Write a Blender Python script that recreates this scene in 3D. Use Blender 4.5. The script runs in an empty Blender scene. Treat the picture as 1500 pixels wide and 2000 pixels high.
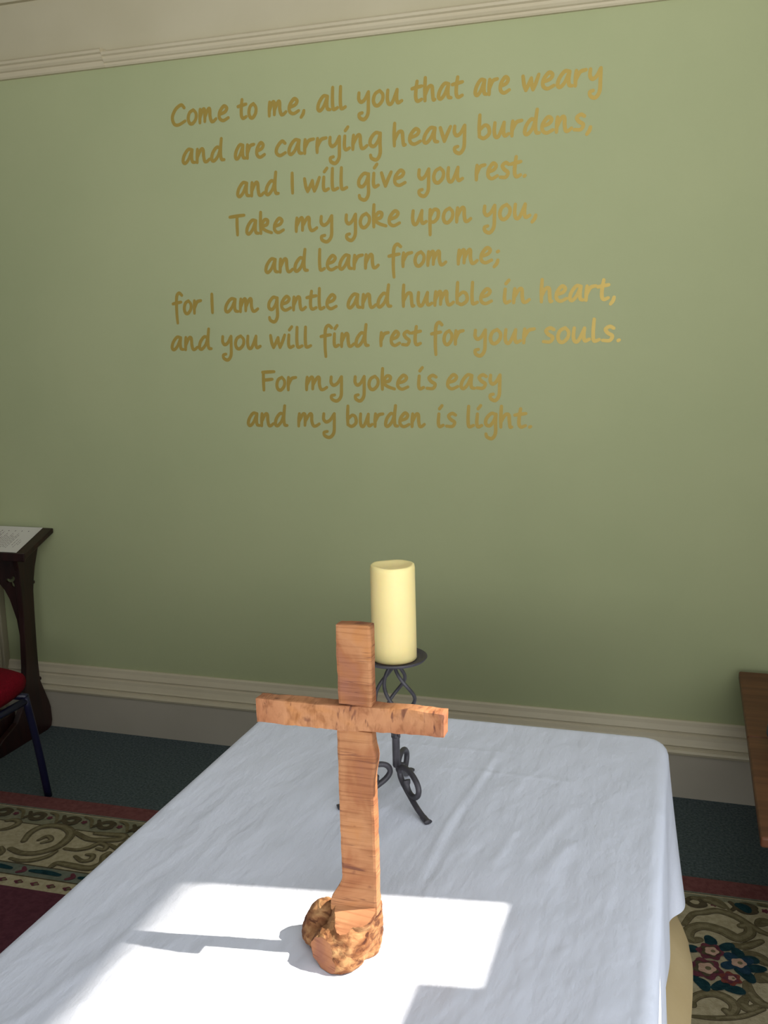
import bpy, bmesh, math, random
from mathutils import Vector, Matrix, noise
random.seed(4)
sc = bpy.context.scene
col = sc.collection
R = math.radians

# ------------------------------------------------------------------ camera
CAM_Z = 1.485
def cam_axes(p, r, y):
    f = Vector((math.sin(y)*math.cos(p), math.cos(y)*math.cos(p), -math.sin(p)))
    rt = Vector((math.cos(y), -math.sin(y), 0)); up = rt.cross(f)
    c, s = math.cos(r), math.sin(r)
    return c*rt + s*up, -s*rt + c*up, f
rt, up, fw = cam_axes(R(10.17985), R(-1.32883), R(-17.66749))
cd = bpy.data.cameras.new('camera'); cam = bpy.data.objects.new('camera', cd); col.objects.link(cam)
cd.sensor_fit = 'VERTICAL'; cd.sensor_height = 36.0; cd.lens = 36.0*1895.3/2000.0
cd.clip_start = 0.02
cam.matrix_world = Matrix(((rt.x, up.x, -fw.x, 0), (rt.y, up.y, -fw.y, 0), (rt.z, up.z, -fw.z, CAM_Z), (0, 0, 0, 1)))
sc.camera = cam

# ------------------------------------------------------------------ light
sc.view_settings.view_transform = 'Standard'; sc.view_settings.look = 'None'
sc.view_settings.gamma = 1.0; sc.view_settings.use_curve_mapping = False
sc.view_settings.exposure = 0.0
w = bpy.data.worlds.new('sky'); sc.world = w; w.use_nodes = True
bgn = w.node_tree.nodes['Background']; bgn.inputs[0].default_value = (0.62, 0.78, 1.0, 1); bgn.inputs[1].default_value = 0.5
SUN_AZ, SUN_EL = R(9.0), R(44.0)
to_sun = Vector((math.cos(SUN_AZ)*math.cos(SUN_EL), math.sin(SUN_AZ)*math.cos(SUN_EL), math.sin(SUN_EL)))
sl = bpy.data.lights.new('sun', 'SUN'); sun = bpy.data.objects.new('sun', sl); col.objects.link(sun)
sl.energy = 9.5; sl.color = (1.0, 0.93, 0.82); sl.angle = R(0.53)
sun.rotation_euler = to_sun.to_track_quat('Z', 'Y').to_euler(); sun.location = (3, 0.5, 4)
def area(name, loc, aim, sx, sy, energy, color, spread=180):
    l = bpy.data.lights.new(name, 'AREA'); o = bpy.data.objects.new(name, l); col.objects.link(o)
    l.shape = 'RECTANGLE'; l.size = sx; l.size_y = sy; l.energy = energy; l.color = color; l.spread = R(spread)
    o.location = loc
    o.rotation_euler = (Vector(loc)-Vector(aim)).to_track_quat('Z', 'Y').to_euler()
    return o
# daylight by the high right window; the low and rear lamps are added fills
area('window_daylight', (0.70, 0.45, 2.1), (-0.9, 2.2, 3.3), 1.5, 0.8, 28, (1.0, 0.985, 0.95), 150)
area('low_right_fill', (0.70, -0.5, 1.05), (-0.3, 1.6, 0.9), 0.9, 0.9, 11, (0.95, 0.97, 1.0), 140)  # added fill for the cloth's right drop, no such window known
area('low_right_fill', (0.70, 0.95, 0.98), (-0.04, 1.35, 0.70), 0.6, 0.8, 1.5, (0.93, 0.96, 1.0), 110)  # added low lamp brightening the hanging cloth on the right
area('rear_up_fill', (0.1, -2.2, 1.3), (-0.2, 0.6, 3.2), 1.0, 1.0, 26.5, (1.0, 0.985, 0.95), 100)  # added fill behind the camera, tilted up to brighten the upper wall
area('rear_wide_fill', (-0.6, -2.2, 1.6), (-0.7, 1.0, 2.9), 1.6, 1.4, 7, (0.97, 0.98, 1.0), 130)  # second added fill behind the camera, also tilted up
sc.cycles.use_denoising = True
sc.cycles.max_bounces = 8

# ------------------------------------------------------------------ helpers
def tag(o, label=None, cat=None, group=None, kind=None):
    if label: o['label'] = label
    if cat: o['category'] = cat
    if group: o['group'] = group
    if kind: o['kind'] = kind
    return o
def empty(name, loc=(0, 0, 0)):
    o = bpy.data.objects.new(name, None); col.objects.link(o); o.location = loc; o.empty_display_size = 0.05
    return o
def obj(name, bm, mats, parent=None, smooth=False):
    me = bpy.data.meshes.new(name); bm.normal_update(); bm.to_mesh(me); bm.free()
    if not isinstance(mats, (list, tuple)): mats = [mats]
    for m in mats: me.materials.append(m)
    if smooth:
        for p in me.polygons: p.use_smooth = True
    o = bpy.data.objects.new(name, me); col.objects.link(o)
    if parent:
        o.parent = parent
        o.matrix_parent_inverse = Matrix.Translation(-parent.location)
    return o
def bevel(o, wdt, seg=2):
    m = o.modifiers.new('bevel', 'BEVEL'); m.width = wdt; m.segments = seg; m.limit_method = 'ANGLE'; m.angle_limit = R(40)
    return o
def box(bm, x0, x1, y0, y1, z0, z1, mi=0):
    vs = [bm.verts.new((x, y, z)) for x in (x0, x1) for y in (y0, y1) for z in (z0, z1)]
    F = [(0, 1, 3, 2), (4, 6, 7, 5), (0, 4, 5, 1), (2, 3, 7, 6), (0, 2, 6, 4), (1, 5, 7, 3)]
    for f in F:
        fc = bm.faces.new([vs[i] for i in f]); fc.material_index = mi
def prism(bm, pts, axis, a, b, mi=0):
    # pts: 2D outline; axis: 'x','y','z' extrusion axis between a and b
    def mk(p, t):
        return {'x': (t, p[0], p[1]), 'y': (p[0], t, p[1]), 'z': (p[0], p[1], t)}[axis]
    A = [bm.verts.new(mk(p, a)) for p in pts]; B = [bm.verts.new(mk(p, b)) for p in pts]
    n = len(pts)
    fs = [bm.faces.new(A), bm.faces.new(B[::-1])]
    for i in range(n): fs.append(bm.faces.new((A[i], B[i], B[(i+1) % n], A[(i+1) % n])))
    for f in fs: f.material_index = mi
    bmesh.ops.recalc_face_normals(bm, faces=fs)
def catmull(pts, n=8, closed=False):
    P = [Vector(p) for p in pts]
    if len(P) < 3: return P
    out = []
    m = len(P)
    for i in range(m if closed else m-1):
        p1, p2 = P[i], P[(i+1) % m]
        p0 = P[i-1] if (i > 0 or closed) else p1*2-p2
        p3 = P[(i+2) % m] if (i+2 < m or closed) else p2*2-p1
        for k in range(n):
            t = k/n
            out.append(0.5*((2*p1)+(p2-p0)*t+(2*p0-5*p1+4*p2-p3)*t*t+(3*p1-p0-3*p2+p3)*t**3))
    if not closed: out.append(P[-1])
    return out
def tube(bm, pts, rad, seg=10, flat=None):
    # rad: number or list; flat: list of (kx, ky) squash factors per point
    P = [Vector(p) for p in pts]; n = len(P)
    rad = rad if isinstance(rad, (list, tuple)) else [rad]*n
    T = [(P[min(i+1, n-1)]-P[max(i-1, 0)]).normalized() for i in range(n)]
    ref = Vector((0, 0, 1)) if abs(T[0].z) < 0.9 else Vector((1, 0, 0))
    u = (ref - T[0]*ref.dot(T[0])).normalized()
    rings = []
    for i in range(n):
        u = (u - T[i]*u.dot(T[i])).normalized(); v = T[i].cross(u)
        kx, ky = flat[i] if flat else (1, 1)
        rings.append([bm.verts.new(P[i] + rad[i]*(kx*math.cos(a)*u + ky*math.sin(a)*v)) for a in [2*math.pi*k/seg for k in range(seg)]])
    for i in range(n-1):
        for k in range(seg):
            bm.faces.new((rings[i][k], rings[i][(k+1) % seg], rings[i+1][(k+1) % seg], rings[i+1][k]))
    bm.faces.new(rings[0][::-1]); bm.faces.new(rings[-1])
def lathe(bm, prof, cx, cy, seg=48):
    rings = []
    for r, z in prof:
        if r < 1e-6: rings.append([bm.verts.new((cx, cy, z))])
        else: rings.append([bm.verts.new((cx+r*math.cos(2*math.pi*k/seg), cy+r*math.sin(2*math.pi*k/seg), z)) for k in range(seg)])
    for a, b in zip(rings[:-1], rings[1:]):
        for k in range(seg):
            k2 = (k+1) % seg
            if len(a) == 1 and len(b) == 1: continue
            if len(a) == 1: bm.faces.new((a[0], b[k2], b[k]))
            elif len(b) == 1: bm.faces.new((a[k], a[k2], b[0]))
            else: bm.faces.new((a[k], a[k2], b[k2], b[k]))
    bmesh.ops.recalc_face_normals(bm, faces=bm.faces[:])

# ------------------------------------------------------------------ materials
def srgb(r, g, b):
    f = lambda c: (c/255/12.92) if c/255 <= 0.04045 else ((c/255+0.055)/1.055)**2.4
    return (f(r), f(g), f(b), 1)
def mat(name, c, rough=0.6, metal=0.0, spec=0.5):
    m = bpy.data.materials.new(name); m.use_nodes = True
    b = m.node_tree.nodes['Principled BSDF']
    b.inputs['Base Color'].default_value = c; b.inputs['Roughness'].default_value = rough
    b.inputs['Metallic'].default_value = metal; b.inputs['Specular IOR Level'].default_value = spec
    return m
def nd(m, t): return m.node_tree.nodes.new(t)
def lk(m, a, b): m.node_tree.links.new(a, b)
def mottled(name, c1, c2, scale, rough=0.6, bump=0.0, bscale=None, stretch=(1, 1, 1), rot=(0, 0, 0), spec=0.5, detail=4, lo=0.35, hi=0.65, bdist=0.002):
    m = mat(name, c1, rough, 0, spec); b = m.node_tree.nodes['Principled BSDF']
    tc = nd(m, 'ShaderNodeTexCoord'); mp = nd(m, 'ShaderNodeMapping')
    mp.inputs['Scale'].default_value = stretch; mp.inputs['Rotation'].default_value = rot
    lk(m, tc.outputs['Object'], mp.inputs['Vector'])
    n = nd(m, 'ShaderNodeTexNoise'); n.inputs['Scale'].default_value = scale; n.inputs['Detail'].default_value = detail
    lk(m, mp.outputs[0], n.inputs['Vector'])
    r = nd(m, 'ShaderNodeValToRGB'); r.color_ramp.elements[0].position = lo; r.color_ramp.elements[1].position = hi
    r.color_ramp.elements[0].color = c1; r.color_ramp.elements[1].color = c2
    lk(m, n.outputs['Fac'], r.inputs[0]); lk(m, r.outputs[0], b.inputs['Base Color'])
    if bump:
        n2 = nd(m, 'ShaderNodeTexNoise'); n2.inputs['Scale'].default_value = bscale or scale; n2.inputs['Detail'].default_value = detail
        lk(m, mp.outputs[0], n2.inputs['Vector'])
        bp = nd(m, 'ShaderNodeBump'); bp.inputs['Strength'].default_value = bump; bp.inputs['Distance'].default_value = bdist
        lk(m, n2.outputs['Fac'], bp.inputs['Height']); lk(m, bp.outputs[0], b.inputs['Normal'])
    return m
M_green = mottled('sage_paint', srgb(175, 181, 138), srgb(171, 178, 135), 2.2, 0.75, 0.06, 90, spec=0.25)
M_trim = mottled('cream_gloss_paint', srgb(206, 196, 168), srgb(200, 189, 160), 3, 0.45, 0.04, 40, spec=0.35)
M_frieze = mottled('cream_wall_paint', srgb(196, 188, 160), srgb(190, 182, 153), 3, 0.8, 0.05, 60, spec=0.2)
M_shell = mat('plain_wall_paint', srgb(164, 164, 162), 0.85)
M_ceil = mat('white_ceiling_paint', srgb(196, 198, 202), 0.9)
M_casing = mottled('beige_paint', srgb(150, 142, 118), srgb(144, 136, 112), 3, 0.55, 0.04, 40, spec=0.3)
M_carpet = mottled('teal_carpet', srgb(62, 72, 74), srgb(98, 108, 110), 130, 0.95, 0.9, 180, spec=0.1, bdist=0.004, lo=0.3, hi=0.72)
M_gold = mat('gold_paint', srgb(182, 156, 76), 0.42, 0.32)
M_board = mottled('painted_skirting', srgb(186, 178, 160), srgb(178, 170, 152), 3, 0.5, 0.04, 40, spec=0.3)

def cloth_mat():
    m = mat('white_linen', srgb(226, 230, 241), 0.85, 0, 0.15); b = m.node_tree.nodes['Principled BSDF']
    tc = nd(m, 'ShaderNodeTexCoord')
    def nz(scale, stretch, rot, detail):
        mp = nd(m, 'ShaderNodeMapping'); mp.inputs['Scale'].default_value = stretch; mp.inputs['Rotation'].default_value = rot
        lk(m, tc.outputs['Object'], mp.inputs['Vector'])
        n = nd(m, 'ShaderNodeTexNoise'); n.inputs['Scale'].default_value = scale; n.inputs['Detail'].default_value = detail
        lk(m, mp.outputs[0], n.inputs['Vector']); return n.outputs['Fac']
    a = nz(9, (1, 0.28, 1), (0, 0, 0.12), 5); c = nz(30, (1, 0.45, 1), (0, 0, -0.3), 4); d = nz(420, (1, 1, 1), (0, 0, 0), 1)
    b1 = nd(m, 'ShaderNodeBump'); b1.inputs['Strength'].default_value = 0.42; b1.inputs['Distance'].default_value = 0.022; lk(m, a, b1.inputs['Height'])
    b2 = nd(m, 'ShaderNodeBump'); b2.inputs['Strength'].default_value = 0.7; b2.inputs['Distance'].default_value = 0.006; lk(m, c, b2.inputs['Height']); lk(m, b1.outputs[0], b2.inputs['Normal'])
    b3 = nd(m, 'ShaderNodeBump'); b3.inputs['Strength'].default_value = 0.15; b3.inputs['Distance'].default_value = 0.001; lk(m, d, b3.inputs['Height']); lk(m, b2.outputs[0], b3.inputs['Normal'])
    lk(m, b3.outputs[0], b.inputs['Normal'])
    return m
M_cloth = cloth_mat()
M_cream = mottled('cream_linen', srgb(200, 178, 134), srgb(194, 171, 126), 8, 0.85, 0.2, 25, stretch=(1, 1, 0.3), spec=0.15, bdist=0.006)

def sawn(name, light, mid, dark, axis, pink=srgb(148, 98, 76), gold=srgb(180, 121, 70)):
    # rough sawn timber: fine saw marks running across the length (axis = length), a few checks and stains
    m = mat(name, mid, 0.75, 0, 0.25); b = m.node_tree.nodes['Principled BSDF']
    tc = nd(m, 'ShaderNodeTexCoord')
    def nz(scale, stretch, detail=5, dist=0.0):
        mp = nd(m, 'ShaderNodeMapping'); mp.inputs['Scale'].default_value = stretch
        lk(m, tc.outputs['Object'], mp.inputs['Vector'])
        n = nd(m, 'ShaderNodeTexNoise'); n.inputs['Scale'].default_value = scale; n.inputs['Detail'].default_value = detail
        n.inputs['Distortion'].default_value = dist
        lk(m, mp.outputs[0], n.inputs['Vector']); return n.outputs['Fac']
    def ramp(fac, stops):
        r = nd(m, 'ShaderNodeValToRGB'); e = r.color_ramp.elements
        e[0].position, e[0].color = stops[0]; e[1].position, e[1].color = stops[-1]
        for p, c in stops[1:-1]:
            q = e.new(p); q.color = c
        lk(m, fac, r.inputs[0]); return r.outputs[0]
    st = {'z': (0.5, 0.9, 17), 'x': (7, 1.5, 4)}[axis]
    saw = nz(20, st, 6, 0.35); blot = nz(14, (1, 1, 1), 4, 0.5)
    crack = nz(7, {'z': (1, 1, 10), 'x': (7, 2, 2.5)}[axis], 3, 1.5); sp = nz(55, (1, 1, 1), 2)
    base = ramp(blot, [(0.28, pink), (0.42, mid), (0.55, light), (0.72, gold)])
    mx = nd(m, 'ShaderNodeMix'); mx.data_type = 'RGBA'; mx.blend_type = 'MULTIPLY'; mx.inputs[0].default_value = 1.0
    lk(m, base, mx.inputs[6]); lk(m, ramp(saw, [(0.33, (0.74, 0.68, 0.64, 1)), (0.50, (1, 1, 1, 1))]), mx.inputs[7])
    m2 = nd(m, 'ShaderNodeMix'); m2.data_type = 'RGBA'; m2.blend_type = 'MIX'
    lk(m, ramp(crack, [(0.29, (0.75, 0.75, 0.75, 1)), (0.345, (0, 0, 0, 1))]), m2.inputs[0]); lk(m, mx.outputs[2], m2.inputs[6]); m2.inputs[7].default_value = dark
    m3 = nd(m, 'ShaderNodeMix'); m3.data_type = 'RGBA'; m3.blend_type = 'MIX'
    lk(m, ramp(sp, [(0.22, (0.6, 0.6, 0.6, 1)), (0.31, (0, 0, 0, 1))]), m3.inputs[0]); lk(m, m2.outputs[2], m3.inputs[6]); m3.inputs[7].default_value = dark
    kerf = nz(15, {'z': (0.5, 0.5, 13), 'x': (11, 1.2, 1.6)}[axis], 2, 0.25)
    m4 = nd(m, 'ShaderNodeMix'); m4.data_type = 'RGBA'; m4.blend_type = 'MIX'
    lk(m, ramp(kerf, [(0.300, (0, 0, 0, 1)), (0.325, (0.62, 0.62, 0.62, 1)), (0.35, (0, 0, 0, 1))]), m4.inputs[0]); lk(m, m3.outputs[2], m4.inputs[6]); m4.inputs[7].default_value = dark
    lk(m, m4.outputs[2], b.inputs['Base Color'])
    bp = nd(m, 'ShaderNodeBump'); bp.inputs['Strength'].default_value = 0.5; bp.inputs['Distance'].default_value = 0.0018
    lk(m, saw, bp.inputs['Height'])
    bp2 = nd(m, 'ShaderNodeBump'); bp2.inputs['Strength'].default_value = 0.5; bp2.inputs['Distance'].default_value = 0.003
    lk(m, crack, bp2.inputs['Height']); lk(m, bp.outputs[0], bp2.inputs['Normal']); lk(m, bp2.outputs[0], b.inputs['Normal'])
    return m
W_L, W_M, W_D = srgb(178, 126, 86), srgb(158, 103, 67), srgb(92, 52, 44)
M_post = sawn('sawn_timber', W_L, W_M, W_D, 'z')
M_beam = sawn('sawn_crosspiece_timber', srgb(182, 129, 90), srgb(164, 109, 74), W_D, 'x')
def bark_mat():
    m = mat('rooty_bark', srgb(164, 116, 76), 0.85, 0, 0.2); b = m.node_tree.nodes['Principled BSDF']
    tc = nd(m, 'ShaderNodeTexCoord'); mp = nd(m, 'ShaderNodeMapping'); mp.inputs['Scale'].default_value = (1, 1, 1.6); mp.inputs['Rotation'].default_value = (0.2, 0.7, 0.3)
    lk(m, tc.outputs['Object'], mp.inputs['Vector'])
    n = nd(m, 'ShaderNodeTexNoise'); n.inputs['Scale'].default_value = 75; n.inputs['Detail'].default_value = 7; n.inputs['Distortion'].default_value = 0.8
    v = nd(m, 'ShaderNodeTexNoise'); v.inputs['Scale'].default_value = 30; v.inputs['Detail'].default_value = 4; v.inputs['Distortion'].default_value = 0.6
    lk(m, mp.outputs[0], n.inputs['Vector']); lk(m, mp.outputs[0], v.inputs['Vector'])
    r = nd(m, 'ShaderNodeValToRGB'); e = r.color_ramp.elements
    e[0].position = 0.34; e[0].color = srgb(98, 62, 42); e[1].position = 0.68; e[1].color = srgb(178, 136, 92)
    q = e.new(0.46); q.color = srgb(150, 104, 68)
    lk(m, n.outputs['Fac'], r.inputs[0])
    r2 = nd(m, 'ShaderNodeValToRGB'); r2.color_ramp.elements[0].position = 0.36; r2.color_ramp.elements[0].color = (0.55, 0.42, 0.38, 1); r2.color_ramp.elements[1].position = 0.55; r2.color_ramp.elements[1].color = (1, 1, 1, 1)
    lk(m, v.outputs['Fac'], r2.inputs[0])
    mx = nd(m, 'ShaderNodeMix'); mx.data_type = 'RGBA'; mx.blend_type = 'MULTIPLY'; mx.inputs[0].default_value = 1
    lk(m, r.outputs[0], mx.inputs[6]); lk(m, r2.outputs[0], mx.inputs[7]); lk(m, mx.outputs[2], b.inputs['Base Color'])
    bp = nd(m, 'ShaderNodeBump'); bp.inputs['Strength'].default_value = 0.9; bp.inputs['Distance'].default_value = 0.004
    lk(m, n.outputs['Fac'], bp.inputs['Height']); lk(m, bp.outputs[0], b.inputs['Normal'])
    return m
M_bark = bark_mat()
M_sawend = sawn('sawn_root_face', srgb(190, 136, 96), srgb(170, 114, 78), W_D, 'z')
M_iron = mottled('black_iron', srgb(52, 50, 54), srgb(66, 63, 68), 60, 0.5, 0.1, 200, spec=0.5)
M_wax = mat('ivory_wax', srgb(240, 220, 154), 0.45, 0, 0.4)
wb = M_wax.node_tree.nodes['Principled BSDF']; wb.inputs['Subsurface Weight'].default_value = 0.35
wb.inputs['Subsurface Radius'].default_value = (0.02, 0.014, 0.006); wb.inputs['Subsurface Scale'].default_value = 1.0
M_dark = mottled('dark_polished_oak', srgb(30, 13, 11), srgb(46, 20, 17), 14, 0.35, 0.1, 60, stretch=(3, 3, 0.4), spec=0.5)
M_paper = mat('white_paper', srgb(226, 222, 210), 0.7)
M_ink = mat('grey_print', srgb(120, 104, 98), 0.8)
M_red = mottled('red_upholstery', srgb(122, 14, 30), srgb(100, 10, 24), 220, 0.9, 0.4, 300, spec=0.1)
M_navy = mat('navy_painted_steel', srgb(14, 17, 52), 0.4, 0.0, 0.5)
M_table = mottled('brown_tabletop', srgb(98, 60, 40), srgb(118, 76, 50), 9, 0.5, 0.15, 30, stretch=(0.25, 4, 1), spec=0.3)
M_ply = mat('beech_ply', srgb(190, 150, 100), 0.5)
M_steel = mat('grey_steel', srgb(120, 120, 122), 0.4, 0.8)
M_blue = mat('blue_glaze', srgb(30, 52, 70), 0.45)
M_white = mat('white_paint', srgb(225, 222, 212), 0.5)

# ------------------------------------------------------------------ setting
WY = 3.101; RX = 0.72; LX = -3.7; FY = -2.4; CZ = 2.86
def struct(name, bm, m, bev=0):
    o = obj(name, bm, m); o['kind'] = 'structure'
    if bev: bevel(o, bev)
    return o
bm = bmesh.new(); box(bm, LX-0.1, RX+0.2, FY-0.1, WY+0.12, -0.1, 0.0); struct('floor', bm, M_carpet)
bm = bmesh.new(); box(bm, LX-0.1, RX+0.2, FY-0.1, WY+0.12, CZ, CZ+0.1); struct('ceiling', bm, M_ceil)
bm = bmesh.new(); box(bm, LX-0.1, RX+0.2, WY, WY+0.12, 0, 2.44); box(bm, LX-0.1, RX+0.2, WY, WY+0.12, 2.44, CZ, 1)
struct('wall_back', bm, [M_green, M_frieze])
bm = bmesh.new(); box(bm, LX-0.1, LX, FY, WY, 0, CZ); struct('wall_left', bm, M_shell)
# right wall with a high window; an unseen block steps its sill to notch the sun patch
WY0, WY1, WZ0, WZ1 = -0.45, 1.335, 1.652, 2.72
bm = bmesh.new()
box(bm, RX, RX+0.12, FY, -1.0, 0, CZ); box(bm, RX, RX+0.12, WY1, WY, 0, CZ)
box(bm, RX, RX+0.12, -1.0, WY1, 0, 0.55); box(bm, RX, RX+0.12, 1.25, WY1, 0.55, 1.54); box(bm, RX, RX+0.12, -1.0, WY1, 1.54, WZ0)  # low opening added for the low lamps and the sunlit cloth edge
box(bm, RX, RX+0.12, -1.0, WY0, WZ0, CZ); box(bm, RX, RX+0.12, WY0, WY1, WZ1, CZ)
struct('wall_right', bm, M_shell)
# front wall (behind the camera) with a tall opening added for the rear lamps
bm = bmesh.new()
box(bm, LX, -1.5, FY-0.1, FY, 0, CZ); box(bm, 0.3, RX, FY-0.1, FY, 0, CZ); box(bm, -1.5, 0.3, FY-0.1, FY, 0, 0.9); box(bm, -1.5, 0.3, FY-0.1, FY, 2.7, CZ)
struct('wall_front', bm, M_shell)
# right window: an added block, then the sash frame
wr = empty('window_1', (RX, (WY0+WY1)/2, WZ0)); tag(wr, kind='structure')
bm = bmesh.new(); box(bm, RX+0.01, RX+0.05, WY0, 1.143, WZ0, 1.735); obj('sun_notch_block', bm, M_white, wr)  # unseen block added to cut a notch into the sun patch
bm = bmesh.new(); box(bm, RX+0.01, RX+0.05, WY0, WY0+0.05, 1.735, WZ1); box(bm, RX+0.01, RX+0.05, WY0+0.05, WY1, WZ1-0.05, WZ1); obj('sash_frame', bm, M_white, wr)
bm = bmesh.new(); box(bm, RX+0.12, 3.6, WY0-2.5, WY1+1.6, 4.88, 5.02); struct('sun_blocker', bm, M_white)  # unseen slab placed to cut off the sun patch with a soft edge
# picture rail: two lengths butted a little out of line
def rail(bm, x0, x1, dz, k):
    prof = [(0, 2.415), (-0.012, 2.415), (-0.016, 2.420), (-0.016, 2.427), (-0.022, 2.430), (-0.027, 2.437), (-0.027, 2.446), (-0.034, 2.450), (-0.036, 2.458), (-0.030, 2.4640), (0, 2.466)]
    prism(bm, [(WY+p[0]*k, p[1]+dz*(p[1] > 2.42)) for p in prof], 'x', x0, x1)
tr = empty('trim_1', (-1.5, WY, 2.43)); tag(tr, kind='structure')
bm = bmesh.new(); rail(bm, LX, -1.945, 0.008, 1.15); obj('picture_rail', bm, M_trim, tr)
bm = bmesh.new(); rail(bm, -1.945, RX, 0.0, 1.0); obj('picture_rail', bm, M_trim, tr)
# cornice above the frieze
bm = bmesh.new(); prism(bm, [(WY, 2.662), (WY-0.02, 2.662), (WY-0.026, 2.68), (WY-0.06, 2.72), (WY-0.10, 2.79), (WY-0.17, 2.84), (WY-0.19, CZ), (WY, CZ)], 'x', LX, RX)
struct('trim_2', bm, M_frieze)
# moulded skirting
bm = bmesh.new()
prof = [(0, 0.252), (-0.006, 0.252), (-0.010, 0.247), (-0.012, 0.236), (-0.017, 0.226), (-0.020, 0.219), (-0.016, 0.216), (-0.016, 0.211), (-0.022, 0.207), (-0.024, 0.196), (-0.030, 0.182), (-0.034, 0.176), (-0.029, 0.172), (-0.029, 0.166), (-0.038, 0.162), (-0.041, 0.155), (-0.038, 0.147), (-0.033, 0.145)]
prism(bm, [(WY+p[0], p[1]) for p in prof]+[(WY, 0.145)], 'x', -2.575, RX)
prism(bm, [(WY, 0.145), (WY-0.033, 0.145), (WY-0.033, 0.0), (WY, 0.0)], 'x', -2.575, RX, 1)
struct('baseboard_back', bm, [M_trim, M_board])
# door casing at the far left of the back wall
bm = bmesh.new(); box(bm, -2.70, -2.575, WY-0.035, WY, 0, 2.05); box(bm, -2.60, -2.585, WY-0.045, WY-0.035, 0, 2.05)
box(bm, -3.6, -2.575, WY-0.035, WY, 2.05, 2.16)
struct('trim_3', bm, M_casing, 0.004)
dr = empty('door_1', (-3.1, WY, 0)); tag(dr, kind='structure')
bm = bmesh.new(); box(bm, -3.55, -2.70, WY-0.02, WY, 0.01, 2.05); obj('door_leaf', bm, M_trim, dr)
bm = bmesh.new(); tube(bm, [(-2.78, WY-0.02, 1.0), (-2.78, WY-0.06, 1.0)], 0.02, 16); obj('door_knob', bm, M_steel, dr)

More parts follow.
